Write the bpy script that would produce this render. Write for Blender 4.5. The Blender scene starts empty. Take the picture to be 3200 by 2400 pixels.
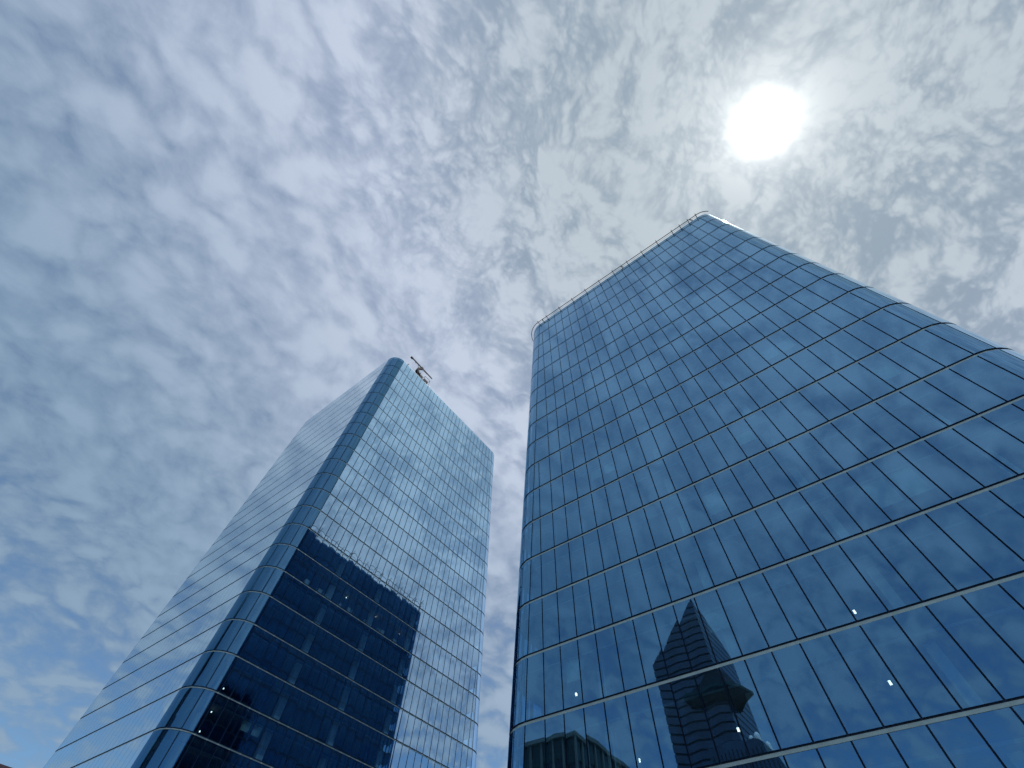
import bpy, bmesh, math, random
from mathutils import Vector, Matrix

random.seed(7)
sc = bpy.context.scene
COL = sc.collection
EYE = 1.7                                   # camera height above the plaza

# ------------------------------------------------------------------ camera
cam_d = bpy.data.cameras.new('camera')
cam_d.sensor_width = 36.0
cam_d.lens = 36.0 * 1330.6 / 3200.0
cam_d.clip_start = 0.1
cam_d.clip_end = 9000
cam = bpy.data.objects.new('camera', cam_d)
COL.objects.link(cam)
RIGHT = Vector((0.7952934, 0.6050136, 0.0382995))
UP = Vector((0.5069169, -0.6983343, 0.5053359))
FWD = Vector((-0.3324810, 0.3824757, 0.8620723))
m = Matrix.Identity(4)
for k in range(3):
    m[k][0], m[k][1], m[k][2] = RIGHT[k], UP[k], -FWD[k]
m[2][3] = EYE
cam.matrix_world = m
sc.camera = cam

# ------------------------------------------------------------------ exposure
sc.view_settings.view_transform = 'Standard'
sc.view_settings.look = 'None'
sc.view_settings.exposure = 0.0
sc.view_settings.gamma = 1.0
sc.view_settings.use_curve_mapping = False
sc.render.resolution_x, sc.render.resolution_y = 1024, 768
sc.cycles.max_bounces = 7
sc.cycles.glossy_bounces = 5
sc.cycles.diffuse_bounces = 2
sc.cycles.transparent_max_bounces = 8

# ------------------------------------------------------------------ sun and sky
SUN = Vector((0.34, 0.24, 0.909)).normalized()
sun_d = bpy.data.lights.new('sun', 'SUN')
sun_d.energy = 2.6
sun_d.angle = math.radians(0.53)
sun_d.color = (1.0, 0.96, 0.9)
sun = bpy.data.objects.new('sun', sun_d)
COL.objects.link(sun)
sun.rotation_euler = (-SUN).to_track_quat('-Z', 'Y').to_euler()
sun.location = (60, 40, 200)

world = bpy.data.worlds.new('World')
sc.world = world
world.use_nodes = True


class NT:
    """tiny helper for node trees"""
    def __init__(self, tree):
        self.t = tree
        self.t.nodes.clear()

    def n(self, kind, **kw):
        nd = self.t.nodes.new(kind)
        for k, v in kw.items():
            setattr(nd, k, v)
        return nd

    def put(self, sock, v):
        if hasattr(v, 'is_output') or isinstance(v, bpy.types.NodeSocket):
            self.t.links.new(v, sock)
        elif v is not None:
            if sock.type == 'RGBA' and not isinstance(v, (int, float)) and len(v) == 3:
                v = tuple(v) + (1.0,)
            sock.default_value = v

    def math(self, op, a, b=None, c=None, clamp=False):
        nd = self.n('ShaderNodeMath', operation=op, use_clamp=clamp)
        for i, v in enumerate((a, b, c)):
            if v is not None:
                self.put(nd.inputs[i], v)
        return nd.outputs[0]

    def vmath(self, op, a, b=None, out=0):
        nd = self.n('ShaderNodeVectorMath', operation=op)
        self.put(nd.inputs[0], a)
        if b is not None:
            self.put(nd.inputs[1], b)
        return nd.outputs[out]

    def mix(self, f, a, b, blend='MIX'):
        nd = self.n('ShaderNodeMix', data_type='RGBA', blend_type=blend)
        self.put(nd.inputs[0], f)
        self.put(nd.inputs[6], a)
        self.put(nd.inputs[7], b)
        return nd.outputs[2]

    def ramp(self, v, lo, hi, a=0.0, b=1.0, smooth=True):
        nd = self.n('ShaderNodeMapRange', interpolation_type='SMOOTHSTEP' if smooth else 'LINEAR')
        for i, q in enumerate((v, lo, hi, a, b)):
            self.put(nd.inputs[i], q)
        return nd.outputs[0]

    def noise(self, vec, scale, detail=4.0, rough=0.5, dist=0.0, lac=2.0, dims='3D'):
        nd = self.n('ShaderNodeTexNoise', noise_dimensions=dims)
        self.put(nd.inputs['Vector'], vec)
        for nm, q in (('Scale', scale), ('Detail', detail), ('Roughness', rough), ('Lacunarity', lac), ('Distortion', dist)):
            nd.inputs[nm].default_value = q
        return nd


def build_world():
    world.cycles.sampling_method = 'MANUAL'
    world.cycles.sample_map_resolution = 512
    w = NT(world.node_tree)
    out = w.n('ShaderNodeOutputWorld')
    bg = w.n('ShaderNodeBackground')
    bg.inputs['Strength'].default_value = 0.1
    w.t.links.new(bg.outputs[0], out.inputs[0])
    sky = w.n('ShaderNodeTexSky', sky_type='NISHITA', sun_disc=False)
    sky.sun_elevation = math.asin(SUN.z)
    sky.sun_rotation = math.atan2(SUN.x, SUN.y)
    sky.air_density = 1.0
    sky.dust_density = 0.6
    sky.ozone_density = 1.5
    d = w.n('ShaderNodeTexCoord').outputs['Generated']
    sep = w.n('ShaderNodeSeparateXYZ')
    w.put(sep.inputs[0], d)
    zc = w.math('ADD', w.math('MAXIMUM', sep.outputs[2], 0.0), 0.30)
    cmb = w.n('ShaderNodeCombineXYZ')
    w.put(cmb.inputs[0], w.math('DIVIDE', sep.outputs[0], zc))
    w.put(cmb.inputs[1], w.math('DIVIDE', sep.outputs[1], zc))
    P = cmb.outputs[0]
    cosn = w.math('MAXIMUM', w.vmath('DOT_PRODUCT', d, tuple(SUN), out=1), 0.0)

    def offset(vec, nz, amt):
        nd = w.n('ShaderNodeVectorMath', operation='MULTIPLY_ADD')
        w.put(nd.inputs[0], w.vmath('SUBTRACT', nz.outputs['Color'], (0.5, 0.5, 0.5)))
        nd.inputs[1].default_value = (amt, amt, amt)
        w.put(nd.inputs[2], vec)
        return nd.outputs[0]

    # a sheet of thin altocumulus: puffs drawn out along the wind, ripples where it is thinnest
    mp = w.n('ShaderNodeMapping')
    w.put(mp.inputs[0], P)
    mp.inputs['Rotation'].default_value = (0, 0, math.radians(28))
    mp.inputs['Scale'].default_value = (1.85, 1.55, 1.0)
    Q0 = mp.outputs[0]
    Q = offset(Q0, w.noise(Q0, 2.0, 2, 0.5, dims='2D'), 0.14)
    Q2 = offset(Q, w.noise(Q, 7.0, 3, 0.5, dims='2D'), 0.03)
    broad = w.noise(Q, 1.3, 2, 0.5, dims='2D').outputs[0]

    def billow(scale, detail, rough):
        nz = w.noise(Q2, scale, detail, rough, dims='2D')
        nz.normalize = False
        return w.math('SUBTRACT', w.math('SQRT', w.math('MULTIPLY_ADD', nz.outputs[0], nz.outputs[0], 0.03)), 0.29)
    puff = billow(5.2, 2.0, 0.45)
    ripple = billow(12.0, 3.0, 0.5)
    fine = billow(26.0, 2.0, 0.5)
    wisps = w.noise(Q2, 7.0, 9, 0.62, dims='2D').outputs[0]
    near = w.ramp(cosn, 0.55, 0.92)
    low = w.ramp(sep.outputs[2], 0.15, 0.62)
    t = w.math('MULTIPLY', puff, w.math('MULTIPLY_ADD', near, -0.30, 0.75))
    t = w.math('MULTIPLY_ADD', ripple, w.math('MULTIPLY_ADD', near, 0.30, 0.14), t)
    t = w.math('MULTIPLY_ADD', w.math('SUBTRACT', wisps, 0.5), w.math('MULTIPLY_ADD', near, 0.30, 1.0), t)
    t = w.math('MULTIPLY_ADD', fine, w.math('MULTIPLY_ADD', near, 0.30, 0.03), t)
    t = w.math('MULTIPLY_ADD', w.math('SUBTRACT', broad, 0.5), 0.55, t)
    # thin cloud is brighter towards the sun, and greyer close to it
    shade = w.ramp(w.math('MULTIPLY', t, w.math('MULTIPLY_ADD', near, 0.25, 0.95)), -0.42, 0.44)
    far_c = w.mix(shade, (1.7, 2.65, 4.0), (2.6, 3.75, 5.15))
    mid_c = w.mix(shade, (3.1, 3.85, 5.3), (5.7, 6.4, 7.8))
    sun_c = w.mix(shade, (2.9, 3.7, 4.55), (5.0, 5.75, 6.35))
    cloud = w.mix(w.ramp(cosn, 0.70, 0.99), w.mix(w.ramp(cosn, 0.1, 0.80), far_c, mid_c), sun_c)
    blue = w.mix(1.0, sky.outputs[0], (0.82, 1.05, 1.18), 'MULTIPLY')
    gap = w.ramp(w.math('MULTIPLY_ADD', near, 0.4, w.math('MULTIPLY_ADD', low, 0.66, t)), -0.26, 0.56, 0.0, 1.0)
    col = w.mix(gap, blue, cloud)
    # aureole of the sun through the thin cloud
    gsum = w.math('MULTIPLY', w.math('POWER', cosn, 2300.0), 70.0)
    for pw, am in ((620.0, 4.6), (150.0, 2.6), (30.0, 0.9)):
        gsum = w.math('MULTIPLY_ADD', w.math('POWER', cosn, pw), am, gsum)
    glow = w.vmath('MULTIPLY', (1.0, 0.98, 0.90), gsum)
    col = w.vmath('ADD', col, glow)
    w.put(bg.inputs[0], col)


build_world()

# ------------------------------------------------------------------ materials
MATS = {}


def mat(name):
    mt = bpy.data.materials.new(name)
    mt.use_nodes = True
    MATS[name] = mt
    return mt, NT(mt.node_tree)


def plain(name, col, rough=0.6, metal=0.0, var=0.12, scale=3.0, bump=0.0, spec=0.5):
    mt, w = mat(name)
    out = w.n('ShaderNodeOutputMaterial')
    b = w.n('ShaderNodeBsdfPrincipled')
    w.t.links.new(b.outputs[0], out.inputs[0])
    tc = w.n('ShaderNodeTexCoord').outputs['Object']
    nz = w.noise(tc, scale, 6, 0.6)
    lo = tuple(c * (1 - var) for c in col)
    hi = tuple(min(1, c * (1 + var)) for c in col)
    w.put(b.inputs['Base Color'], w.mix(w.ramp(nz.outputs[0], 0.3, 0.7), lo, hi))
    b.inputs['Roughness'].default_value = rough
    b.inputs['Metallic'].default_value = metal
    b.inputs['Specular IOR Level'].default_value = spec
    if bump:
        bp = w.n('ShaderNodeBump')
        bp.inputs['Strength'].default_value = bump
        bp.inputs['Distance'].default_value = 0.05
        w.put(bp.inputs['Height'], nz.outputs[0])
        w.put(b.inputs['Normal'], bp.outputs[0])
    return mt


def coated_glass(name, f0, tint, trans, rough=0.012, wave=0.0):
    """solar control glass: a tinted mirror coat over a clear tinted pane"""
    mt, w = mat(name)
    out = w.n('ShaderNodeOutputMaterial')
    mx = w.n('ShaderNodeMixShader')
    tr = w.n('ShaderNodeBsdfTransparent')
    gl = w.n('ShaderNodeBsdfGlossy')
    w.put(tr.inputs[0], trans)
    gl.inputs['Roughness'].default_value = rough
    geo = w.n('ShaderNodeNewGeometry')
    c = w.math('ABSOLUTE', w.vmath('DOT_PRODUCT', geo.outputs['Normal'], geo.outputs['Incoming'], out=1))
    sch = w.math('POWER', w.math('SUBTRACT', 1.0, c, clamp=True), 5.0)
    fac = w.math('MULTIPLY_ADD', sch, 1.0 - f0, f0, clamp=True)
    w.put(gl.inputs[0], w.mix(sch, tint, (0.93, 0.96, 0.97)))
    if wave:
        tc = w.n('ShaderNodeTexCoord').outputs['Object']
        nz = w.noise(tc, 0.9, 1, 0.4)
        bp = w.n('ShaderNodeBump')
        bp.inputs['Strength'].default_value = wave
        bp.inputs['Distance'].default_value = 0.02
        w.put(bp.inputs['Height'], nz.outputs[0])
        w.put(gl.inputs['Normal'], bp.outputs[0])
    w.put(mx.inputs[0], fac)
    w.t.links.new(tr.outputs[0], mx.inputs[1])
    w.t.links.new(gl.outputs[0], mx.inputs[2])
    w.t.links.new(mx.outputs[0], out.inputs[0])
    return mt


GLASS_R = coated_glass('blue_glass', 0.46, (0.30, 0.62, 0.92), (0.45, 0.68, 0.78))
GLASS_RS = coated_glass('dimmed_side_glass', 0.15, (0.16, 0.50, 1.0), (0.12, 0.30, 0.50))  # left side's shade put into the glass as a darker, weaker coat
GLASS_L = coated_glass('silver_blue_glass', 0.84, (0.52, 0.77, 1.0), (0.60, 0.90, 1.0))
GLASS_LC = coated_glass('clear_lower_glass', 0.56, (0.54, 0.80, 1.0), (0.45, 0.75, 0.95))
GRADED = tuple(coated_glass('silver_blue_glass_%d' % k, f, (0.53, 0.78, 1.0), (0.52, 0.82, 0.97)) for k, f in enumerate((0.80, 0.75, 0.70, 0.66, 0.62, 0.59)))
GASKET = plain('dark_frame', (0.012, 0.030, 0.070), 0.5, 0.0, 0.2, spec=0.25)
GASKET_L = plain('blue_grey_frame', (0.014, 0.055, 0.130), 0.6, 0.0, 0.2, spec=0.25)
GLASS_LS = coated_glass('silver_glass', 0.84, (0.80, 0.93, 1.0), (0.60, 0.90, 1.0))
GLASS_LR = coated_glass('dim_sky_curved_glass', 0.30, (0.25, 0.62, 1.0), (0.22, 0.42, 0.55))  # dark coat stands in for the dim sky the corner mirrors
STRIP = plain('grey_metal_strip', (0.40, 0.51, 0.50), 0.42, 0.25, 0.10, 1.2)
SLAB_EDGE = plain('shadow_box', (0.06, 0.09, 0.12), 0.7, 0, 0.2)
CEIL = plain('ceiling_board', (0.45, 0.46, 0.46), 0.9)
EDGE = plain('ceiling_trim', (0.26, 0.29, 0.30), 0.8)
FLOORM = plain('office_carpet', (0.10, 0.11, 0.12), 0.95)
CORE = plain('core_wall', (0.20, 0.22, 0.25), 0.9)
COLUMN = plain('pale_column', (0.82, 0.84, 0.80), 0.8, 0, 0.06)
BLIND = plain('pale_blind', (0.62, 0.68, 0.62), 0.9)
ROOFM = plain('roof_gravel', (0.28, 0.28, 0.28), 0.95, 0, 0.25, 20, 0.3)
RAILM = plain('brown_grey_steel', (0.03, 0.032, 0.042), 0.7, 0.0)
CRANEM = plain('dark_crane_paint', (0.012, 0.012, 0.022), 0.8, 0.2)
CRANEB = plain('weathered_boom_steel', (0.03, 0.032, 0.045), 0.8, 0.0)
BOXM = plain('white_cardboard', (0.72, 0.72, 0.66), 0.9)


def lamp_mat(name, col, s):
    mt, w = mat(name)
    out = w.n('ShaderNodeOutputMaterial')
    e = w.n('ShaderNodeEmission')
    w.put(e.inputs[0], col)
    e.inputs[1].default_value = s
    w.t.links.new(e.outputs[0], out.inputs[0])
    return mt


LAMP = lamp_mat('lamp_glow', (1.0, 0.94, 0.80), 4.0)

# ------------------------------------------------------------------ mesh helpers


class MB:
    def __init__(self):
        self.v, self.f, self.mi, self.nrm = [], [], [], {}

    def box(self, x0, x1, y0, y1, z0, z1, mi=0):
        o = len(self.v)
        self.v += [(x, y, z) for z in (z0, z1) for y in (y0, y1) for x in (x0, x1)]
        for q in ((0, 2, 3, 1), (4, 5, 7, 6), (0, 1, 5, 4), (2, 6, 7, 3), (0, 4, 6, 2), (1, 3, 7, 5)):
            self.f.append(tuple(o + k for k in q))
            self.mi.append(mi)

    def hexa(self, p, mi=0):
        """8 points ordered like box: z0(y0x0,y0x1,y1x0,y1x1), z1(...)"""
        o = len(self.v)
        self.v += [tuple(q) for q in p]
        for q in ((0, 2, 3, 1), (4, 5, 7, 6), (0, 1, 5, 4), (2, 6, 7, 3), (0, 4, 6, 2), (1, 3, 7, 5)):
            self.f.append(tuple(o + k for k in q))
            self.mi.append(mi)

    def bar(self, a, b, w, h=None, mi=0, sides=4):
        a, b = Vector(a), Vector(b)
        d = (b - a).normalized()
        ref = Vector((0, 0, 1)) if abs(d.z) < 0.95 else Vector((1, 0, 0))
        s = d.cross(ref).normalized()
        t = s.cross(d)
        h = h or w
        o = len(self.v)
        for p in (a, b):
            for k in range(sides):
                an = 2 * math.pi * (k + 0.5) / sides
                q = 1 / math.cos(math.pi / sides) if sides == 4 else 1
                self.v.append(tuple(p + s * math.cos(an) * w / 2 * q + t * math.sin(an) * h / 2 * q))
        for k in range(sides):
            k2 = (k + 1) % sides
            self.f.append((o + k, o + k2, o + sides + k2, o + sides + k))
            self.mi.append(mi)
        self.f.append(tuple(o + k for k in range(sides))[::-1])
        self.mi.append(mi)
        self.f.append(tuple(o + sides + k for k in range(sides)))
        self.mi.append(mi)

    def ring(self, outer, inner, z0, z1, mi=0):
        """closed band between two plan outlines (lists of xy)"""
        o = len(self.v)
        n = len(outer)
        for pts, z in ((outer, z0), (outer, z1), (inner, z1), (inner, z0)):
            self.v += [(p[0], p[1], z) for p in pts]
        for k in range(n):
            k2 = (k + 1) % n
            for r in range(4):
                r2 = (r + 1) % 4
                self.f.append((o + r * n + k, o + r * n + k2, o + r2 * n + k2, o + r2 * n + k))
                self.mi.append(mi)

    def prism(self, pts, z0, z1, mi=0, mi_bottom=None, mi_top=None):
        o = len(self.v)
        n = len(pts)
        self.v += [(p[0], p[1], z0) for p in pts] + [(p[0], p[1], z1) for p in pts]
        for k in range(n):
            k2 = (k + 1) % n
            self.f.append((o + k, o + k2, o + n + k2, o + n + k))
            self.mi.append(mi)
        self.f.append(tuple(o + k for k in range(n))[::-1])
        self.mi.append(mi if mi_bottom is None else mi_bottom)
        self.f.append(tuple(o + n + k for k in range(n)))
        self.mi.append(mi if mi_top is None else mi_top)

    def mesh(self, name, mats, origin=(0, 0, 0), normals=None):
        me = bpy.data.meshes.new(name)
        ox, oy, oz = origin
        me.from_pydata([(x - ox, y - oy, z - oz) for x, y, z in self.v], [], self.f)
        for mt in mats:
            me.materials.append(mt)
        me.polygons.foreach_set('material_index', self.mi)
        if normals:
            me.polygons.foreach_set('use_smooth', [True] * len(self.f))
            me.normals_split_custom_set(normals)
        me.update()
        return me

    def build(self, name, mats, parent=None, origin=None, normals=None):
        if not isinstance(mats, (list, tuple)):
            mats = [mats]
        if origin is None:
            origin = tuple(parent_base(parent)) if parent else (0, 0, 0)
        o = bpy.data.objects.new(name, self.mesh(name, mats, origin, normals))
        COL.objects.link(o)
        if parent:
            o.parent = parent
        else:
            o.location = origin
        return o


def parent_base(p):
    v = Vector((0, 0, 0))
    while p:
        v += p.location
        p = p.parent
    return v


def tag(o, label=None, cat=None, group=None, kind=None):
    if label:
        o['label'] = label
    if cat:
        o['category'] = cat
    if group:
        o['group'] = group
    if kind:
        o['kind'] = kind
    return o


def thing(name, loc, label, cat, group=None):
    o = bpy.data.objects.new(name, None)
    o.empty_display_size = 2
    COL.objects.link(o)
    o.location = loc
    return tag(o, label, cat, group)


def to_px(p):
    q = Vector(p) - Vector((0, 0, EYE))
    k = q.dot(FWD)
    if k < 0.1:
        return None
    return 1600 + 1330.6 * q.dot(RIGHT) / k, 1200 - 1330.6 * q.dot(UP) / k


# ------------------------------------------------------------------ ground
mt, w = mat('paving')
out = w.n('ShaderNodeOutputMaterial')
b = w.n('ShaderNodeBsdfPrincipled')
w.t.links.new(b.outputs[0], out.inputs[0])
tc = w.n('ShaderNodeTexCoord').outputs['Object']
br = w.n('ShaderNodeTexBrick')
w.put(br.inputs['Vector'], tc)
br.inputs['Scale'].default_value = 1.0
br.inputs['Color1'].default_value = (0.30, 0.31, 0.31, 1)
br.inputs['Color2'].default_value = (0.25, 0.26, 0.26, 1)
br.inputs['Mortar'].default_value = (0.12, 0.12, 0.115, 1)
br.inputs['Mortar Size'].default_value = 0.012
nz = w.noise(tc, 0.4, 5, 0.6)
w.put(b.inputs['Base Color'], w.mix(0.35, br.outputs[0], w.mix(nz.outputs[0], (0.15, 0.15, 0.15), (0.38, 0.39, 0.39))))
b.inputs['Roughness'].default_value = 0.85
g = MB()
g.v = [(-4000, -4000, 0), (4000, -4000, 0), (4000, 4000, 0), (-4000, 4000, 0)]
g.f = [(0, 1, 2, 3)]
g.mi = [0]
tag(g.build('ground', mt), kind='structure')

# ------------------------------------------------------------------ curtain wall
GAP = 0.044          # half of the joint between two panes
LOW, HIGH = 0.11, 0.15   # pane edge above / below a floor line
DEPTH = 0.11
PANES = {}


class Pane:
    __slots__ = ('v', 'f', 'mi', 'n', 'area', 'g')


def make_pane(grid, nrms, inward, g=0):
    """grid: rows (bottom to top) of points across the pane; nrms likewise. A glazed front with dark edge returns."""
    rows, cols = len(grid), len(grid[0])
    p = Pane()
    p.v, p.f, p.mi, p.n = [], [], [], []
    idx = {}
    for r in range(rows):
        for c in range(cols):
            idx[r, c] = len(p.v)
            p.v.append(tuple(grid[r][c]))
    for r in range(rows - 1):
        for c in range(cols - 1):
            p.f.append((idx[r, c], idx[r, c + 1], idx[r + 1, c + 1], idx[r + 1, c]))
            p.mi.append(1 + g if g else 0)
            p.n += [nrms[r][c], nrms[r][c + 1], nrms[r + 1][c + 1], nrms[r + 1][c]]
    loop = [(0, c) for c in range(cols)] + [(r, cols - 1) for r in range(1, rows)] + \
           [(rows - 1, c) for c in range(cols - 2, -1, -1)] + [(r, 0) for r in range(rows - 2, 0, -1)]
    back = []
    for r, c in loop:
        back.append(len(p.v))
        q = grid[r][c] + inward(r, c) * DEPTH
        p.v.append(tuple(q))
    n = len(loop)
    for k in range(n):
        k2 = (k + 1) % n
        a, b_ = idx[loop[k]], idx[loop[k2]]
        quad = (a, back[k], back[k2], b_)
        A, B, C = (Vector(p.v[i]) for i in quad[:3])
        fn = (B - A).cross(C - A)
        fn = fn.normalized() if fn.length > 1e-9 else Vector((0, 0, 1))
        p.f.append(quad)
        p.mi.append(1)
        p.n += [fn] * 4
    # size in the picture
    cs = [to_px(p.v[idx[q]]) for q in ((0, 0), (0, cols - 1), (rows - 1, cols - 1), (rows - 1, 0))]
    p.area = 0
    if all(cs):
        mid = (sum(c[0] for c in cs) / 4, sum(c[1] for c in cs) / 4)
        ar = 0.5 * sum(cs[i][0] * cs[(i + 1) % 4][1] - cs[(i + 1) % 4][0] * cs[i][1] for i in range(4))
        ctr = sum((Vector(p.v[idx[q]]) for q in ((0, 0), (rows - 1, cols - 1))), Vector()) / 2
        facing = nrms[rows // 2][cols // 2].dot(Vector((0, 0, EYE)) - ctr) > 0
        if facing and -40 < mid[0] < 3240 and -40 < mid[1] < 2440:
            p.area = abs(ar)
    return p


class Tower:
    def __init__(self, root, glass, lines, base_z, gap=GAP, frame=None):
        self.frame = frame or GASKET
        self.root, self.glass = root, [glass[0], self.frame] + list(glass[1:])
        self.lines = lines               # floor lines from the top downwards
        self.base = base_z
        self.panes = []
        self.gap = gap

    # pos(s, z) on a straight face; bounds s0(z), s1(z)
    def face(self, O, D, N, off, s0, s1, mull, tilt, bow, g=lambda k: 0, gap=None):
        gap = gap or self.gap
        O, D, N = Vector(O + (0,)), Vector(D + (0,)), Vector(N + (0,))
        up_flip = D.cross(Vector((0, 0, 1))).dot(N) < 0     # keep the faces turned outwards

        def pos(s, z):
            q = O + D * s + N * off(z)
            q.z = z
            return q
        bounds_seen = {}
        for k in range(len(self.lines) - 1):
            zt, zb = self.lines[k] - HIGH, self.lines[k + 1] + LOW
            if k == 0:
                zt = self.lines[0]
            zm = (zt + zb) / 2
            cuts = ['a'] + [i for i in mull if s0(zm) + 0.62 < mull[i] < s1(zm) - 0.62] + ['b']
            inner = [(mull[i], i) for i in cuts[1:-1]]
            inner.sort()

            def edge(c, z):
                if c == 'a':
                    return s0(z)
                if c == 'b':
                    return s1(z)
                return c
            seq = ['a'] + [s for s, _ in inner] + ['b']
            for s, i in inner:
                bounds_seen.setdefault(i, []).append((zb - LOW, zt + (HIGH if k else 0)))
            for a, b_ in zip(seq[:-1], seq[1:]):
                if up_flip:
                    a, b_ = b_, a
                sg = -1 if up_flip else 1
                tx, tz = random.gauss(0, tilt), random.gauss(0, tilt)
                bw = random.gauss(bow, abs(bow) * 0.45 + 1e-6)
                bh = random.gauss(bow * 0.4, abs(bow) * 0.25 + 1e-6)
                sm = random.gauss(bow * 1.25, abs(bow) * 0.5 + 1e-6)
                sl = (off(zb) - off(zt)) / (zt - zb)
                grid, nr = [], []
                for r in range(3):
                    z = zb + (zt - zb) * r / 2
                    row, nrow = [], []
                    for c in range(3):
                        sa, sb = edge(a, z) + gap * sg, edge(b_, z) - gap * sg
                        s = sa + (sb - sa) * c / 2
                        row.append(pos(s, z))
                        nv = N + D * (tx + bw * (c - 1)) * sg + Vector((0, 0, 1)) * (tz + bh * (r - 1) + sm * (abs(c - 1) - 0.5) + sl)
                        nrow.append(nv.normalized())
                    grid.append(row)
                    nr.append(nrow)
                self.panes.append(make_pane(grid, nr, lambda r, c: -N, g(k)))
        # mullion bars behind the joints
        for i, spans in bounds_seen.items():
            zb, zt = min(s[0] for s in spans), max(s[1] for s in spans)
            mb = MB()
            s = mull[i]
            pts = []
            for z in (zb, zt):
                for dn in (DEPTH + 0.012, DEPTH + 0.14):
                    for ds in (-0.06, 0.06):
                        pts.append(pos(s + ds, z) - N * dn)
            mb.hexa(pts)
            mb.build('mullion', self.frame, self.root)
        for sf in (s0, s1):
            mb = MB()
            pts = []
            for z in (self.base, self.lines[0]):
                for dn in (DEPTH + 0.012, DEPTH + 0.14):
                    for ds in (-0.06, 0.06):
                        pts.append(pos(sf(z) + ds, z) - N * dn)
            mb.hexa(pts)
            mb.build('mullion', self.frame, self.root)

    def corner(self, cx, cy, r, a0, n, seg=5, step=30.0, side={}):
        """curved panes; cx(z), cy(z) centre, a0 start angle in degrees, n panes counter-clockwise"""
        for k in range(len(self.lines) - 1):
            zt, zb = self.lines[k] - HIGH, self.lines[k + 1] + LOW
            if k == 0:
                zt = self.lines[0]
            for j in range(n):
                g0 = math.radians(a0 + step * j) + self.gap / r
                g1 = math.radians(a0 + step * (j + 1)) - self.gap / r
                grid, nr = [], []
                for z in (zb, zt):
                    row, nrow = [], []
                    for c in range(seg + 1):
                        an = g0 + (g1 - g0) * c / seg
                        dv = Vector((math.cos(an), math.sin(an), 0))
                        row.append(Vector((cx(z), cy(z), z)) + dv * r)
                        nrow.append(dv)
                    grid.append(row)
                    nr.append(nrow)
                self.panes.append(make_pane(grid, nr, lambda r_, c_, nr=nr: -nr[r_][c_], side.get(j, 0)))
        for j in range(1, n):
            an = math.radians(a0 + step * j)
            dv = Vector((math.cos(an), math.sin(an), 0))
            tv = Vector((-dv.y, dv.x, 0))
            mb = MB()
            pts = []
            for z in (self.base, self.lines[0]):
                for dn in (DEPTH + 0.012, DEPTH + 0.14):
                    for ds in (-0.06, 0.06):
                        pts.append(Vector((cx(z), cy(z), z)) + dv * (r - dn) + tv * ds)
            mb.hexa(pts)
            mb.build('mullion', self.frame, self.root)

    def finish(self, limit=300):
        order = sorted(range(len(self.panes)), key=lambda i: -self.panes[i].area)
        big = [i for i in order[:limit] if self.panes[i].area > 0]
        bigset = set(big)
        for i in big:
            p = self.panes[i]
            mb = MB()
            org = Vector(p.v[0])
            mb.v, mb.f, mb.mi = p.v, p.f, p.mi
            me = mb.mesh('glass_panel', self.glass, tuple(org), p.n)
            o = bpy.data.objects.new('glass_panel', me)
            COL.objects.link(o)
            o.parent = self.root
            o.location = org - self.root.location
        mb = MB()
        nn = []
        for i, p in enumerate(self.panes):
            if i in bigset:
                continue
            o = len(mb.v)
            mb.v += p.v
            mb.f += [tuple(o + q for q in f) for f in p.f]
            mb.mi += p.mi
            nn += p.n
        ob = mb.build('glass_panel', self.glass, self.root, normals=nn)
        tag(ob, kind='stuff')


def outline(x0, x1, y0, y1, r, ins, segs=6):
    """counter-clockwise plan outline with rounded corners; r: radii (x0y0, x1y0, x1y1, x0y1)"""
    pts = []
    for (cx, cy, rr, a0) in ((x0 + r[0], y0 + r[0], r[0], 180), (x1 - r[1], y0 + r[1], r[1], 270),
                             (x1 - r[2], y1 - r[2], r[2], 0), (x0 + r[3], y1 - r[3], r[3], 90)):
        for k in range(segs + 1):
            an = math.radians(a0 + 90 * k / segs)
            q = max(rr - ins, 0.05)
            pts.append((cx + q * math.cos(an), cy + q * math.sin(an)))
    return pts


# ================================================================== RIGHT TOWER
RZ = [80.9, 76.08, 71.23, 66.37, 61.48, 56.56, 52.33, 48.08, 43.83, 39.53, 35.2, 30.85, 26.5, 22.17, 17.82, 13.5, 9.2, 4.9, 0.6]
RZ = [z + EYE for z in RZ]
RTOP = RZ[0]
R_FRONT, R_BACK = 28.0, 88.5
R_RL, R_RR = 2.85, 2.45


def r_xt(z):                       # where the flat front ends and the left rounding begins
    return -18.17 - (RTOP - 0.4 - z) * 0.0394


R_XR = 16.0
tower_r = thing('glass_tower', (0, 58, 0), 'near dark blue glass tower on the right with a rail round its roof edge', 'tower')
TR = Tower(tower_r, (GLASS_R, GLASS_RS, GLASS_L), RZ, 0.0)
TR.face((0.0, R_FRONT), (1.0, 0.0), (0.0, -1.0), lambda z: 0.0, r_xt, lambda z: R_XR,
        {i: -17.642 + 1.524 * i for i in range(-3, 22)}, 0.0011, 0.0019)
TR.face((0.0, 0.0), (0.0, 1.0), (-1.0, 0.0), lambda z: -(r_xt(z) - R_RL), lambda z: R_FRONT + R_RL, lambda z: R_BACK - R_RL,
        {i: R_FRONT + R_RL + 1.524 * i for i in range(0, 37)}, 0.0016, 0.0034, lambda k: 1)
TR.corner(r_xt, lambda z: R_FRONT + R_RL, R_RL, 180, 3, side={0: 1})
TR.corner(lambda z: R_XR, lambda z: R_FRONT + R_RR, R_RR, 270, 3, side={1: 2, 2: 2})  # silver coat on outer panes stands in for bright sky reflected at the edge
TR.corner(r_xt, lambda z: R_BACK - R_RL, R_RL, 90, 3, side={0: 1, 1: 1, 2: 1})
TR.finish()


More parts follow.
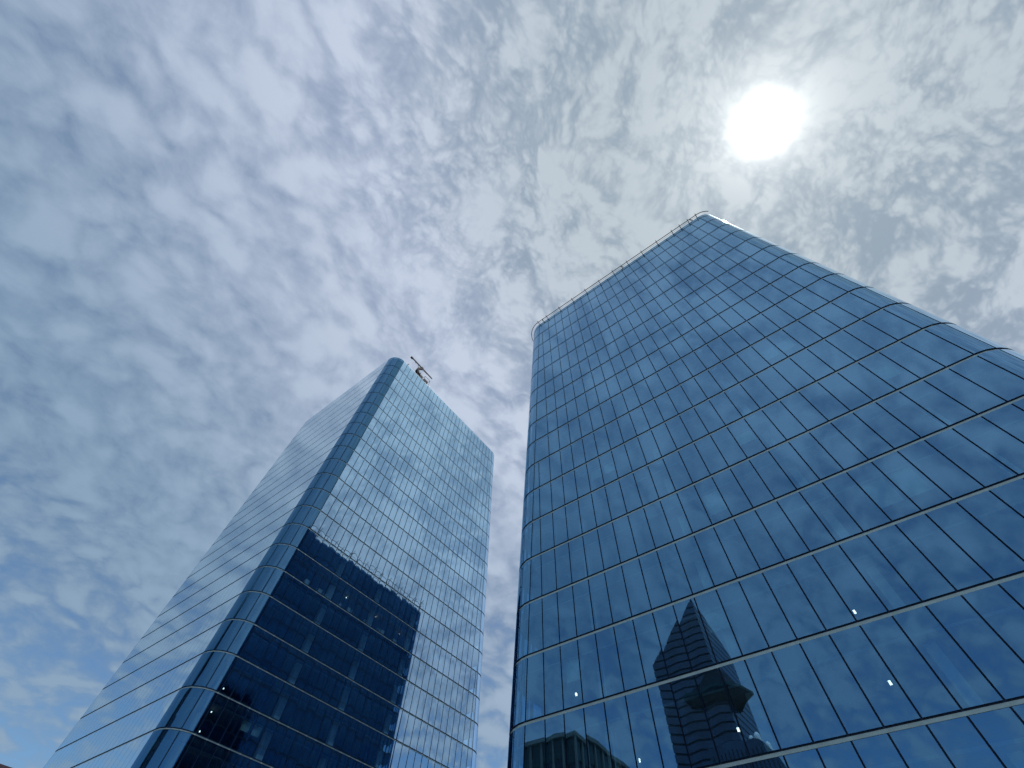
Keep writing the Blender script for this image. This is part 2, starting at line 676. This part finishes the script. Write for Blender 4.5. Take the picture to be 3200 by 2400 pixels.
def tower_body(root, lines, plan, core, cols, base_z, ceil_drop, dark_side=False, frame=None):
    frame = frame or GASKET
    """strips, slabs, ceilings, columns and core shared by both towers; plan(z, inset) gives the outline"""
    for k, z in enumerate(lines[1:]):
        mb = MB()
        mb.ring(plan(z, DEPTH + 0.006), plan(z, DEPTH + 0.1), z - HIGH - 0.03, z + LOW + 0.03)
        mb.build('transom', frame, root)
        mb = MB()
        mb.ring(plan(z, DEPTH - 0.03), plan(z, DEPTH), z - (0.085 if frame is GASKET_L else 0.11), z + (0.02 if frame is GASKET_L else 0.045))
        for q, f in enumerate(mb.f):
            A, B, C = (Vector(mb.v[i]) for i in f[:3])
            nv = (B - A).cross(C - A)
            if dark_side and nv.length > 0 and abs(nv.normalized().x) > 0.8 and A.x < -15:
                mb.mi[q] = 1  # left-side strips get the dark frame colour in place of shade
        mb.build('spandrel_strip', [STRIP, GASKET], root)
    for k, z in enumerate(lines[:-1]):
        zz = z if k else z - 0.35
        mb = MB()
        mb.prism(plan(z - 0.5, 0.48), zz - ceil_drop, zz - 0.02, 0, 1, 2)
        mb.build('floor_slab', [SLAB_EDGE, CEIL, FLOORM], root)
        mb = MB()
        mb.ring(plan(z - 1.0, 0.38), plan(z - 1.0, 0.46), zz - ceil_drop - 0.12, zz - ceil_drop + 0.02)
        mb.build('ceiling_edge', EDGE, root)
    mb = MB()
    mb.box(*core, base_z, lines[0] - 0.6)
    mb.build('core_wall', CORE, root)
    for (x, y, sx, sy) in cols:
        mb = MB()
        mb.box(x - sx / 2, x + sx / 2, y - sy / 2, y + sy / 2, base_z, lines[0] - 0.6)
        mb.build('column', COLUMN, root)


def r_plan(z, ins):
    return outline(r_xt(z) - R_RL + ins, R_XR + R_RR - ins, R_FRONT + ins, R_BACK - ins,
                   [max(q - ins, 0.05) for q in (R_RL, R_RR, R_RR, R_RL)], 0)


tower_body(tower_r, RZ, r_plan, (-9, 8, 41, 76),
           [(x, 29.9, 0.55, 0.55) for x in (-15.4, -6.2, 2.9, 12.0)] + [(-18.4, y, 0.55, 0.55) for y in (36, 48, 60, 72, 82)] +
           [(16.0, y, 0.55, 0.55) for y in (36, 48, 60, 72, 82)], 0.0, 1.0, True)

# far sides: plain dark glazing nobody sees from here
mb = MB()
mb.box(R_XR + R_RR - 0.3, R_XR + R_RR, R_FRONT + R_RR + 0.1, R_BACK - 2.5, 0, RTOP)
mb.build('side_wall', SLAB_EDGE, tower_r)
mb = MB()
mb.box(-17.5, R_XR + R_RR - 0.4, R_BACK - 0.3, R_BACK, 0, RTOP)
mb.build('rear_wall', SLAB_EDGE, tower_r)
mb = MB()
mb.prism(r_plan(RTOP, 0.3), RTOP - 0.3, RTOP - 0.1)
mb.build('roof_deck', ROOFM, tower_r)
mb = MB()
mb.ring(r_plan(RTOP, 0.02), r_plan(RTOP, 0.3), RTOP + 0.004, RTOP + 0.07)
mb.build('coping', STRIP, tower_r)

# the rail carried on arms along the front edge, higher on posts along the left edge
xl = r_xt(RTOP) - R_RL


def arc_pts(cx, cy, r, a0, a1, n):
    return [(cx + r * math.cos(math.radians(a0 + (a1 - a0) * k / n)), cy + r * math.sin(math.radians(a0 + (a1 - a0) * k / n))) for k in range(n + 1)]


OUTR = 0.46
zr = RTOP + 0.22
front = [(p[0], p[1], zr) for p in arc_pts(R_XR, R_FRONT + R_RR, R_RR + OUTR, 312, 270, 6)] + \
        [(p[0], p[1], zr) for p in arc_pts(r_xt(RTOP), R_FRONT + R_RL, R_RL + OUTR, 270, 180, 8)]
rail = MB()
for a, b_ in zip(front[:-1], front[1:]):
    rail.bar(a, b_, 0.13, sides=6)
for a, b_ in zip(front[:-1], front[1:]):
    pa = Vector(a) + Vector((0, 0.26, -0.12))
    pb = Vector(b_) + Vector((0, 0.26, -0.12))
    if a[1] < R_FRONT and b_[1] < R_FRONT + 0.3 and abs(a[0] - b_[0]) > 5:
        rail.bar(pa, pb, 0.035)
rail_o = rail.build('roof_rail', RAILM, tower_r)
post = MB()
post.bar((0, 0.25, 0), (0, -0.74, 0.12), 0.10)
post.bar((0, 0.25, -0.15), (0, 0.25, 0.03), 0.10)
pm = post.mesh('rail_post', [RAILM])
post_x = [-18.17] + [-16.12 + 3.048 * k for k in range(0, 10)] + [12.85, 14.4, 15.9]
for x in post_x:
    o = bpy.data.objects.new('rail_post', pm)
    COL.objects.link(o)
    o.parent = rail_o
    o.location = Vector((x, R_FRONT, RTOP + 0.16)) - tower_r.location
rail = MB()
zl = RTOP + 1.75
rail.bar((xl - OUTR, R_FRONT + 8.5, zl), (xl - OUTR, R_BACK - 2.0, zl), 0.15, sides=6)
rail.bar((xl - OUTR, R_BACK - 2.0, zl), (xl - OUTR + 0.6, R_BACK - 0.6, RTOP + 0.2), 0.12, sides=6)
rail.bar((xl - 0.05, R_FRONT + 8.5, zl - 0.95), (xl - 0.05, R_BACK - 2.0, zl - 0.95), 0.06)
rail_l = rail.build('roof_rail', RAILM, tower_r)
post = MB()
post.bar((0.25, 0, -1.75), (-0.05, 0, 0.0), 0.11)
post.bar((0.45, 0, -0.35), (-1.0, 0, 0.3), 0.12)
pm = post.mesh('rail_post', [RAILM])
for k in range(17):
    o = bpy.data.objects.new('rail_post', pm)
    COL.objects.link(o)
    o.parent = rail_l
    o.location = Vector((xl - 0.4, R_FRONT + 9.0 + 3.048 * k, zl)) - tower_r.location


def roof_camera(loc, face, label):
    o = thing('roof_camera', loc, label, 'camera', None)
    mb = MB()
    mb.bar((0, 0, 0), (0, 0, 0.35), 0.06)
    mb.bar((0, 0, 0.35), (face[0] * 0.3, face[1] * 0.3, 0.4), 0.05)
    mb.build('bracket', CRANEM, o, origin=(0, 0, 0))
    mb = MB()
    f = Vector((face[0], face[1], 0))
    mb.bar(f * 0.15 + Vector((0, 0, 0.42)), f * 0.7 + Vector((0, 0, 0.34)), 0.16, 0.14)
    mb.build('housing', CRANEM, o, origin=(0, 0, 0))
    mb = MB()
    mb.bar(f * 0.7 + Vector((0, 0, 0.34)), f * 0.74 + Vector((0, 0, 0.335)), 0.11, 0.11, sides=8)
    mb.build('lens', GASKET, o, origin=(0, 0, 0))
    return o


roof_camera((-17.3, R_FRONT + 0.2, RTOP + 0.07), (0.2, -0.95), 'small camera at the left end of the right tower roof edge')
roof_camera((1.2, R_FRONT + 0.2, RTOP + 0.07), (-0.5, -0.8), 'small camera in the middle of the right tower roof edge')
roof_camera((15.2, R_FRONT + 0.2, RTOP + 0.07), (-0.6, -0.75), 'small camera near the highest corner of the right tower roof')

# lit lamps behind the glass of the lower floors
for (x, y, z) in ((-17.5, 29.55, 14.94), (0.86, 29.55, 14.72), (0.38, 29.55, 11.27), (-13.6, 29.55, 10.6), (-7.47, 29.55, 10.9)):
    mb = MB()
    mb.box(x - 0.055, x + 0.055, y - 0.055, y + 0.055, z + EYE + 0.0, z + EYE + 0.16, 0)
    mb.box(x - 0.015, x + 0.015, y - 0.015, y + 0.015, z + EYE + 0.16, z + EYE + 0.9, 1)
    mb.build('pendant_lamp', [LAMP, GASKET], tower_r)
# roller blinds
for (i0, k, h) in ((3, 10, 1.3), (4, 10, 1.3), (9, 12, 2.0), (16, 9, 1.6), (17, 9, 1.6), (7, 14, 1.2), (15, 13, 1.9), (16, 13, 1.9), (19, 11, 1.5), (12, 11, 1.2), (0, 14, 1.4)):
    x0 = -17.642 + 1.524 * i0
    zt = RZ[k] - 1.1
    mb = MB()
    mb.box(x0 + 0.1, x0 + 1.42, R_FRONT + 0.5, R_FRONT + 0.515, zt - h, zt)
    mb.build('roller_blind', BLIND, tower_r)

# ================================================================== LEFT TOWER
S = 0.985
LZ = [112.8, 107.71, 102.65, 97.72, 92.8, 87.9, 83.63, 79.36, 75.09, 70.82, 66.545, 62.25, 58.0, 53.73, 49.56, 45.37, 41.17, 36.98, 32.81, 28.65, 24.48, 20.3, 16.1, 11.95, 7.8, 3.6]
LZ = [z * S + EYE for z in LZ]
LTOP = LZ[0]
L_X = -65.02 * S
L_R = 3.2
L_Y0 = 24.614 * S
L_YL = L_Y0 - L_R


def l_y1(z):
    return (67.14 + (112.75 - (z - EYE) / S) * 0.055) * S


def l_xl(z):                       # where the flat left face ends
    return -(107.2 - (112.8 - (z - EYE) / S) * 0.05) * S


tower_l = thing('glass_tower', (-85, 45, 0), 'far pale glass tower on the left mirroring the other tower in its lower floors', 'tower')
TL = Tower(tower_l, (GLASS_L, GLASS_LC, GLASS_LR, GLASS_LS) + GRADED, LZ, 0.0, 0.062, GASKET_L)
TL.face((L_X, 0.0), (0.0, 1.0), (1.0, 0.0), lambda z: 0.0, lambda z: L_Y0, l_y1,
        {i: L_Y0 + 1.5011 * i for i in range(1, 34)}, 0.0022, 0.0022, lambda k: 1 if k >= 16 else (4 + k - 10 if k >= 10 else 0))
TL.face((0.0, L_YL), (1.0, 0.0), (0.0, -1.0), lambda z: 0.0, l_xl, lambda z: L_X - L_R,
        {i: L_X - L_R - 1.5011 * i for i in range(1, 28)}, 0.0008, 0.0008, lambda k: 3, 0.022)
TL.corner(lambda z: L_X - L_R, lambda z: L_YL + L_R, L_R, 270, 3, side={0: 2, 1: 2, 2: 2})
TL.corner(lambda z: L_X - L_R, l_y1, L_R, 0, 3)
TL.corner(l_xl, lambda z: L_YL + L_R, L_R, 180, 3, side={0: 3, 1: 3, 2: 3})
TL.finish()


def l_plan(z, ins):
    return outline(l_xl(z) - L_R + ins, L_X - ins, L_YL + ins, l_y1(z) + L_R - ins, [max(L_R - ins, 0.05)] * 4, 0)


lcol = [(L_X - 1.5, y * S, 0.7, 0.9) for y in (33.7, 42.95, 52.2, 61.4)] + [(x, L_YL + 1.5, 0.8, 0.7) for x in (-76, -85, -94)]
tower_body(tower_l, LZ, l_plan, (-98, -75, 33, 60), lcol, 0.0, 0.95, False, GASKET_L)
mb = MB()
mb.box(L_X - 4.4, L_X - 4.0, L_YL + 3.8, L_YL + 4.2, 0, LTOP - 1)
mb.build('column', COLUMN, tower_l)
mb = MB()
mb.box(l_xl(0) - L_R + 0.2, L_X - L_R, l_y1(0) + L_R - 0.3, l_y1(0) + L_R - 0.05, 0, 8)
mb.build('rear_wall', SLAB_EDGE, tower_l)
mb = MB()
mb.hexa([(l_xl(0) - L_R + .1, L_YL + L_R + .2, 0), (l_xl(0) - L_R + .4, L_YL + L_R + .2, 0), (l_xl(0) - L_R + .1, 66, 0), (l_xl(0) - L_R + .4, 66, 0),
         (l_xl(LTOP) - L_R + .1, L_YL + L_R + .2, LTOP), (l_xl(LTOP) - L_R + .4, L_YL + L_R + .2, LTOP), (l_xl(LTOP) - L_R + .1, 66, LTOP), (l_xl(LTOP) - L_R + .4, 66, LTOP)])
mb.build('side_wall', SLAB_EDGE, tower_l)
mb = MB()
mb.prism(l_plan(LTOP, 0.3), LTOP - 0.4, LTOP - 0.2)
mb.build('roof_deck', ROOFM, tower_l)
mb = MB()
mb.ring(l_plan(LTOP, 0.02), l_plan(LTOP, 0.3), LTOP + 0.004, LTOP + 0.06)
mb.build('coping', STRIP, tower_l)
# blinds and lamps low down
for (y, k, h) in ((29.1, 20, 1.0), (30.6, 20, 1.0), (57.8, 15, 1.4), (59.3, 15, 1.6), (60.8, 15, 1.2), (62.4, 12, 1.8), (54.5, 14, 1.9), (56, 14, 1.9), (66.4, 17, 1.6), (67.9, 19, 2.0), (64.6, 21, 1.5), (48.6, 12, 1.5)):
    y0 = L_Y0 + 1.5011 * round((y - L_Y0) / 1.5011)
    zt = LZ[k] - 1.08
    mb = MB()
    mb.box(L_X - 0.52, L_X - 0.505, y0 + 0.12, y0 + 1.38, zt - h, zt)
    mb.build('roller_blind', BLIND, tower_l)
for (y, z) in ((25.5, 25.6), (25.6, 23.1), (31.65, 23.3), (25.5, 21.1), (44.0, 44.2), (37.0, 44.1), (50.2, 44.0)):
    mb = MB()
    zz, yy = z * S + EYE, y * S
    mb.box(L_X - 1.65, L_X - 1.55, yy - 0.05, yy + 0.05, zz - 0.02, zz + 0.1, 0)
    mb.box(L_X - 1.61, L_X - 1.59, yy - 0.01, yy + 0.01, zz + 0.1, zz + 0.8, 1)
    mb.build('pendant_lamp', [LAMP, GASKET], tower_l)
# cartons on the window side of one office floor
ORD = ('first', 'second', 'third', 'fourth', 'fifth', 'sixth', 'seventh', 'eighth', 'ninth', 'tenth', 'eleventh')
zf = LZ[16] + 0.22
mb = MB()
mb.box(L_X - 0.75, L_X - 0.24, L_Y0 + 1.0, 66.0, LZ[16] - 0.01, LZ[16] + 0.219)
mb.build('window_sill', EDGE, tower_l)
for k, (y, wd, hh) in enumerate(((28.6, 0.8, 0.75), (31.2, 0.9, 0.6), (32.4, 0.5, 0.45), (33.1, 0.45, 0.4), (35.6, 0.5, 0.5), (37.6, 0.55, 0.65), (38.4, 0.35, 0.7), (41.4, 0.5, 0.5), (44.6, 0.4, 0.6), (45.5, 0.7, 0.6), (48.6, 0.9, 0.45))):
    mb = MB()
    y0 = y * S
    x0 = L_X - 0.49
    mb.box(x0 - 0.22, x0 + 0.22, y0 - wd / 2, y0 + wd / 2, 0, hh)
    mb.v = [(x - x0, q - y0, z) for x, q, z in mb.v]
    o = mb.build('carton', BOXM, None, origin=(0, 0, 0))
    o.location = (x0, y0, zf)
    lid = MB()
    lid.box(-0.235, 0.235, -wd / 2 - 0.015, wd / 2 + 0.015, hh + 0.002, hh + 0.05)
    lid.build('lid', BOXM, o, origin=(0, 0, 0))
    tag(o, ORD[k] + ' pale carton from the left on the window sill behind the left tower glass', 'carton', 'cartons on one window sill of the left tower')

# ------------------------------------------------------------------ window cleaning crane on the left tower
cx, cy = L_X - 1.0, 30.55
crane = thing('maintenance_crane', (cx, cy, LTOP - 0.2), 'dark window cleaning crane with a long boom on the left tower roof', 'crane')


def cpart(fn, name, m_):
    q = MB()
    fn(q)
    return q.build(name, m_, crane, origin=(0, 0, 0))


HB = 6.7


def f_base(q):
    q.box(-1.0, 0.7, -0.9, 1.3, 0.05, 1.3)
    q.box(-0.8, 0.6, -0.5, 1.6, 1.3, 2.5)


def f_mast(q):
    q.bar((0.1, 0.3, 1.2), (0.1, -0.9, 3.6), 1.0, 0.8)
    q.bar((0.1, -0.9, 3.4), (0.1, -0.7, 5.0), 0.7)
    q.bar((0.1, -0.7, 4.9), (0.1, 0.35, HB - 0.3), 0.6)
    q.bar((0.1, 0.6, 2.2), (0.1, 0.5, 4.0), 0.18)


def f_boom(q):
    for dz in (0.17, -0.17):
        q.bar((0.1, -4.6, HB + 0.2 + dz), (0.1, 5.0, HB - 0.05 + dz * 0.6), 0.2)
    for k in range(16):
        y = -4.5 + k * 0.6
        q.bar((0.1, y, HB + 0.03), (0.1, y + 0.3, HB + 0.33), 0.06)
        q.bar((0.1, y + 0.3, HB + 0.33), (0.1, y + 0.6, HB + 0.03), 0.06)


def f_head(q):
    q.box(-0.15, 0.35, -4.7, -3.9, HB - 0.25, HB + 0.3)
    for y in (-2.4, 2.0, 2.6):
        q.box(0.0, 0.2, y - 0.12, y + 0.12, HB - 0.45, HB - 0.1)
    q.box(-0.2, 0.4, 0.0, 0.7, HB - 0.45, HB + 0.3)


def f_stay(q):
    q.bar((0.1, -0.8, 4.9), (0.1, -1.5, HB), 0.1)
    q.bar((0.1, 0.3, HB - 1.0), (0.1, 2.2, HB - 0.1), 0.06)


cpart(f_base, 'carriage', CRANEM)
cpart(f_mast, 'mast', CRANEM)
cpart(f_boom, 'boom', CRANEB)
cpart(f_head, 'pulley_block', CRANEM)
cpart(f_stay, 'stay', CRANEB)

hx, hy = L_X - 1.1, 33.9
hatch = thing('roof_winch', (hx, hy, LTOP - 0.2), 'dark winch box with a thin frame beside the roof crane', 'winch')
mb = MB()
mb.box(-0.9, 0.7, -1.1, 0.5, 0.05, 2.5)
mb.build('winch_box', CRANEM, hatch, origin=(0, 0, 0))
mb = MB()
for y in (-1.1, 1.0):
    for x in (-0.9, 0.7):
        mb.bar((x, y, 0), (x, y, 3.8), 0.07)
for z in (3.8,):
    mb.bar((-0.9, -1.1, z), (-0.9, 1.0, z), 0.07)
    mb.bar((0.7, -1.1, z), (0.7, 1.0, z), 0.07)
    mb.bar((-0.9, -1.1, z), (0.7, -1.1, z), 0.07)
    mb.bar((-0.9, 1.0, z), (0.7, 1.0, z), 0.07)
mb.build('frame', CRANEB, hatch, origin=(0, 0, 0))
roof_camera((L_X - 0.25, 26.0 * S, LTOP + 0.06), (0.7, 0.5), 'small camera on the left tower roof edge near its rounded corner')

# ================================================================== BUILDINGS BEHIND THE VIEWER (seen mirrored)
STONE_BLUE = plain('tower_blue_glass', (0.02, 0.045, 0.09), 0.12, 0.0, 0.25, 0.15, spec=0.9)
BAND_DARK = plain('tower_dark_band', (0.012, 0.014, 0.02), 0.6)
DECKM = plain('deck_cladding', (0.012, 0.018, 0.028), 0.6, 0.0, spec=0.2)
TEAL = plain('teal_glazing', (0.012, 0.035, 0.036), 0.2, 0, 0.3, 0.3, spec=0.35)
PIER = plain('grey_pier', (0.09, 0.12, 0.125), 0.7)
DARKWIN = plain('dark_window', (0.012, 0.012, 0.03), 0.1, 0, 0.2)
WHITE = plain('white_paint', (0.75, 0.77, 0.78), 0.5)


def mir(b):                         # position across the front glass
    return 2 * R_FRONT - b


tx0, tx1 = -111.6, -73.6
ty1, ty0 = mir(290.8), mir(340.0)
APEX = 183.5 + EYE
sl = thing('slender_tower', ((tx0 + tx1) / 2, (ty0 + ty1) / 2, 0), 'tall pointed tower with a jutting deck mirrored in the right tower glass', 'tower')


def roof_z(x, y):
    return APEX - (tx1 - x) * (33.5 / 38.0) - (ty1 - y) * (19.5 / 49.2)


pn = Vector((-33.5 / 38.0, -19.5 / 49.2, 1.0))     # placeholder, real normal below
pn = Vector((-(33.5 / 38.0), -(19.5 / 49.2), 1.0)).normalized()


def cut_block(x0, x1, y0, y1, z0, z1):
    bm = bmesh.new()
    vs = [bm.verts.new((x, y, z)) for z in (z0, z1) for y in (y0, y1) for x in (x0, x1)]
    for q in ((0, 2, 3, 1), (4, 5, 7, 6), (0, 1, 5, 4), (2, 6, 7, 3), (0, 4, 6, 2), (1, 3, 7, 5)):
        bm.faces.new([vs[k] for k in q])
    if z1 > min(roof_z(x, y) for x in (x0, x1) for y in (y0, y1)):
        r = bmesh.ops.bisect_plane(bm, geom=bm.verts[:] + bm.edges[:] + bm.faces[:], plane_co=(tx1, ty1, APEX), plane_no=pn, clear_outer=True)
        ed = [e for e in r['geom_cut'] if isinstance(e, bmesh.types.BMEdge)]
        if ed:
            bmesh.ops.contextual_create(bm, geom=ed)
    return bm


def bm_part(bm, name, m_, parent):
    if not bm.faces:
        bm.free()
        return None
    bmesh.ops.recalc_face_normals(bm, faces=bm.faces[:])
    bmesh.ops.translate(bm, verts=bm.verts[:], vec=-parent_base(parent))
    me = bpy.data.meshes.new(name)
    bm.to_mesh(me)
    bm.free()
    me.materials.append(m_)
    o = bpy.data.objects.new(name, me)
    COL.objects.link(o)
    o.parent = parent
    return o


z = 30.0
FL = 4.4
bm_part(cut_block(tx0 + .3, tx1 - .3, ty0 + .3, ty1 - .3, 0, 30), 'tower_base', STONE_BLUE, sl)
while z < APEX:
    bm_part(cut_block(tx0, tx1, ty0, ty1, z, z + FL - 1.0), 'window_band', STONE_BLUE, sl)
    bm_part(cut_block(tx0 + .35, tx1 + .03, ty0 + .35, ty1 - .35, z + FL - 1.0, z + FL), 'floor_band', BAND_DARK, sl)
    z += FL
# deck
dz = 126.0 + EYE
up_ = [(-98.0, 290.5), (-95.0, 286.5), (-70.0, 284.5), (-60.5, 304.5), (-73.2, 316.0), (-74.0, 290.5)]
lo_ = [(-95.0, 290.5), (-92.0, 288.5), (-72.0, 288.0), (-66.5, 302.5), (-73.2, 310.0), (-74.0, 290.5)]


def frustum(top, bot, z0, z1):
    q = MB()
    n_ = len(top)
    q.v = [(p[0], mir(p[1]), z0) for p in bot] + [(p[0], mir(p[1]), z1) for p in top]
    for k in range(n_):
        k2 = (k + 1) % n_
        q.f.append((k, n_ + k, n_ + k2, k2))
        q.mi.append(0)
    q.f += [tuple(range(n_)), tuple(range(n_, 2 * n_))[::-1]]
    q.mi += [0, 0]
    return q


frustum(up_, lo_, dz - 4.0, dz + 1.0).build('observation_deck', DECKM, sl)
frustum(up_, up_, dz + 1.02, dz + 2.6).build('deck_parapet', TEAL, sl)
frustum([(-80, 290.5), (-78, 289), (-73, 289), (-72.5, 296), (-73.2, 297), (-74, 290.5)], [(-96.0, 290.5), (-92.0, 288.0), (-71.0, 287.0), (-66.0, 302.0), (-73.2, 312.0), (-74.0, 290.5)], dz + 2.62, dz + 13.0).build('deck_stair', DECKM, sl)

# rounded block in front of the pointed tower
bx0, bx1 = -72.0, -44.0
by1, by0 = mir(226.0), mir(262.0)
BT = 80.0 + EYE
blk = thing('round_shoulder_block', ((bx0 + bx1) / 2, (by0 + by1) / 2, 0), 'lower dark block with a rounded roof shoulder mirrored below the pointed tower', 'building')
prof = [(bx0, 0), (bx1 + 1.5, 0)] + [(bx1 - 11 + 12.5 * math.cos(math.radians(a)), BT - 20 + 20 * math.sin(math.radians(a))) for a in range(0, 91, 10)] + [(bx0, BT)]
mb = MB()
n = len(prof)
mb.v = [(p[0], by1, p[1]) for p in prof] + [(p[0], by0, p[1]) for p in prof]
for k in range(n):
    k2 = (k + 1) % n
    mb.f.append((k, k2, n + k2, n + k))
    mb.mi.append(0)
mb.f += [tuple(range(n))[::-1], tuple(range(n, 2 * n))]
mb.mi += [0, 0]
mb.build('shell', STONE_BLUE, blk)
for k in range(14):
    x = bx0 + 1.2 + k * 2.0
    mb = MB()
    hh = BT - 3 if x < bx1 - 11 else BT - 20 + 20 * math.sqrt(max(0.0, 1 - ((x - bx1 + 11) / 12.5) ** 2)) - 3
    mb.box(x, x + 0.3, by1 + 0.01, by1 + 0.35, 10, hh)
    mb.build('fin', BAND_DARK, blk)
for k, (x, r) in enumerate(((-54.5, 1.1), (-51.5, 1.5), (-48.0, 1.1))):
    bm = bmesh.new()
    bmesh.ops.create_uvsphere(bm, u_segments=16, v_segments=10, radius=r)
    for v in bm.verts:
        v.co.z = v.co.z * 1.15 if v.co.z > 0 else v.co.z * 1.6
    me = bpy.data.meshes.new('roof_tank')
    bm.to_mesh(me)
    bm.free()
    for p in me.polygons:
        p.use_smooth = True
    me.materials.append(WHITE)
    tank = bpy.data.objects.new('roof_tank', me)
    COL.objects.link(tank)
    zt = BT if x < bx1 - 11 else BT - 20 + 20 * math.sqrt(max(0.0, 1 - ((x - bx1 + 11) / 12.5) ** 2))
    tank.location = (x, by1 - 4.0, zt + r * 0.9)
    tag(tank, ('leftmost', 'middle', 'rightmost')[k] + ' white domed tank on the mirrored rounded block', 'tank', 'domed tanks on the mirrored block')
    mb = MB()
    mb.bar((0, 0, -r * 1.5), (0, 0, -r * 0.2), r * 2.1, sides=12)
    mb.build('skirt', WHITE, tank, origin=(0, 0, 0))

# low glazed block with piers
gx0, gx1 = -103.0, -81.8
gy1, gy0 = mir(135.9), mir(185.0)
GT = 60.0 + EYE
gb = thing('glazed_block', ((gx0 + gx1) / 2, (gy0 + gy1) / 2, 0), 'flat roofed green glazed block with grey piers mirrored low in the right tower', 'building')
mb = MB()
mb.box(gx0 + .6, gx1 - .6, gy0 + .6, gy1 - .6, 0, GT - 1)
mb.build('inner_wall', DARKWIN, gb)
mb = MB()
mb.box(gx0 - .5, gx1 + .5, gy0 - .5, gy1 + .5, GT - 1.1, GT)
mb.build('cornice', PIER, gb)
nx, ny = 5, 10
for k in range(nx + 1):
    x = gx0 + (gx1 - gx0) * k / nx
    mb = MB()
    mb.box(x - .35, x + .35, gy1 - .6, gy1 + .15, 0, GT - 1.1)
    mb.build('pier', PIER, gb)
for k in range(1, ny + 1):
    y = gy1 - (gy1 - gy0) * k / ny
    mb = MB()
    mb.box(gx1 - .6, gx1 + .15, y - .35, y + .35, 0, GT - 1.1)
    mb.build('pier', PIER, gb)
for lv in range(5):
    z1 = GT - 1.3 - lv * 11.5
    for k in range(nx):
        xa = gx0 + (gx1 - gx0) * k / nx + .36
        xb = gx0 + (gx1 - gx0) * (k + 1) / nx - .36
        drop = (6.0, 5.6, 4.8, 4.8, 6.2)[k]
        mb = MB()
        mb.box(xa, xb, gy1 - .5, gy1 - .35, z1 - drop, z1)
        mb.build('glazing_panel', TEAL, gb)
    for k in range(ny):
        ya = gy1 - (gy1 - gy0) * (k + 1) / ny + .36
        yb = gy1 - (gy1 - gy0) * k / ny - .36
        mb = MB()
        mb.box(gx1 - .5, gx1 - .35, ya, yb, z1 - 5.2, z1)
        mb.build('glazing_panel', TEAL, gb)

# brick building peeping in at the lower left
BRICK = plain('red_brown_brick', (0.20, 0.10, 0.10), 0.85, 0, 0.3, 6, 0.3)
CORNICE = plain('red_brown_stone', (0.26, 0.15, 0.16), 0.8)
bb = thing('brick_building', (-148, -5, 0), 'red brown brick building whose roof edge shows in the bottom left corner', 'building')
mb = MB()
mb.box(-166, -130.4, -40, 30, 0, 28.2)
mb.build('wall', BRICK, bb)
mb = MB()
mb.box(-166.5, -130.0, -40.5, 30.5, 28.2, 29.0)
mb.build('cornice', CORNICE, bb)
for lv in range(6):
    for k in range(12):
        mb = MB()
        y = -36 + k * 5.4
        mb.box(-130.5, -130.33, y, y + 1.6, 4 + lv * 4, 6.2 + lv * 4)
        mb.build('window', DARKWIN, bb)
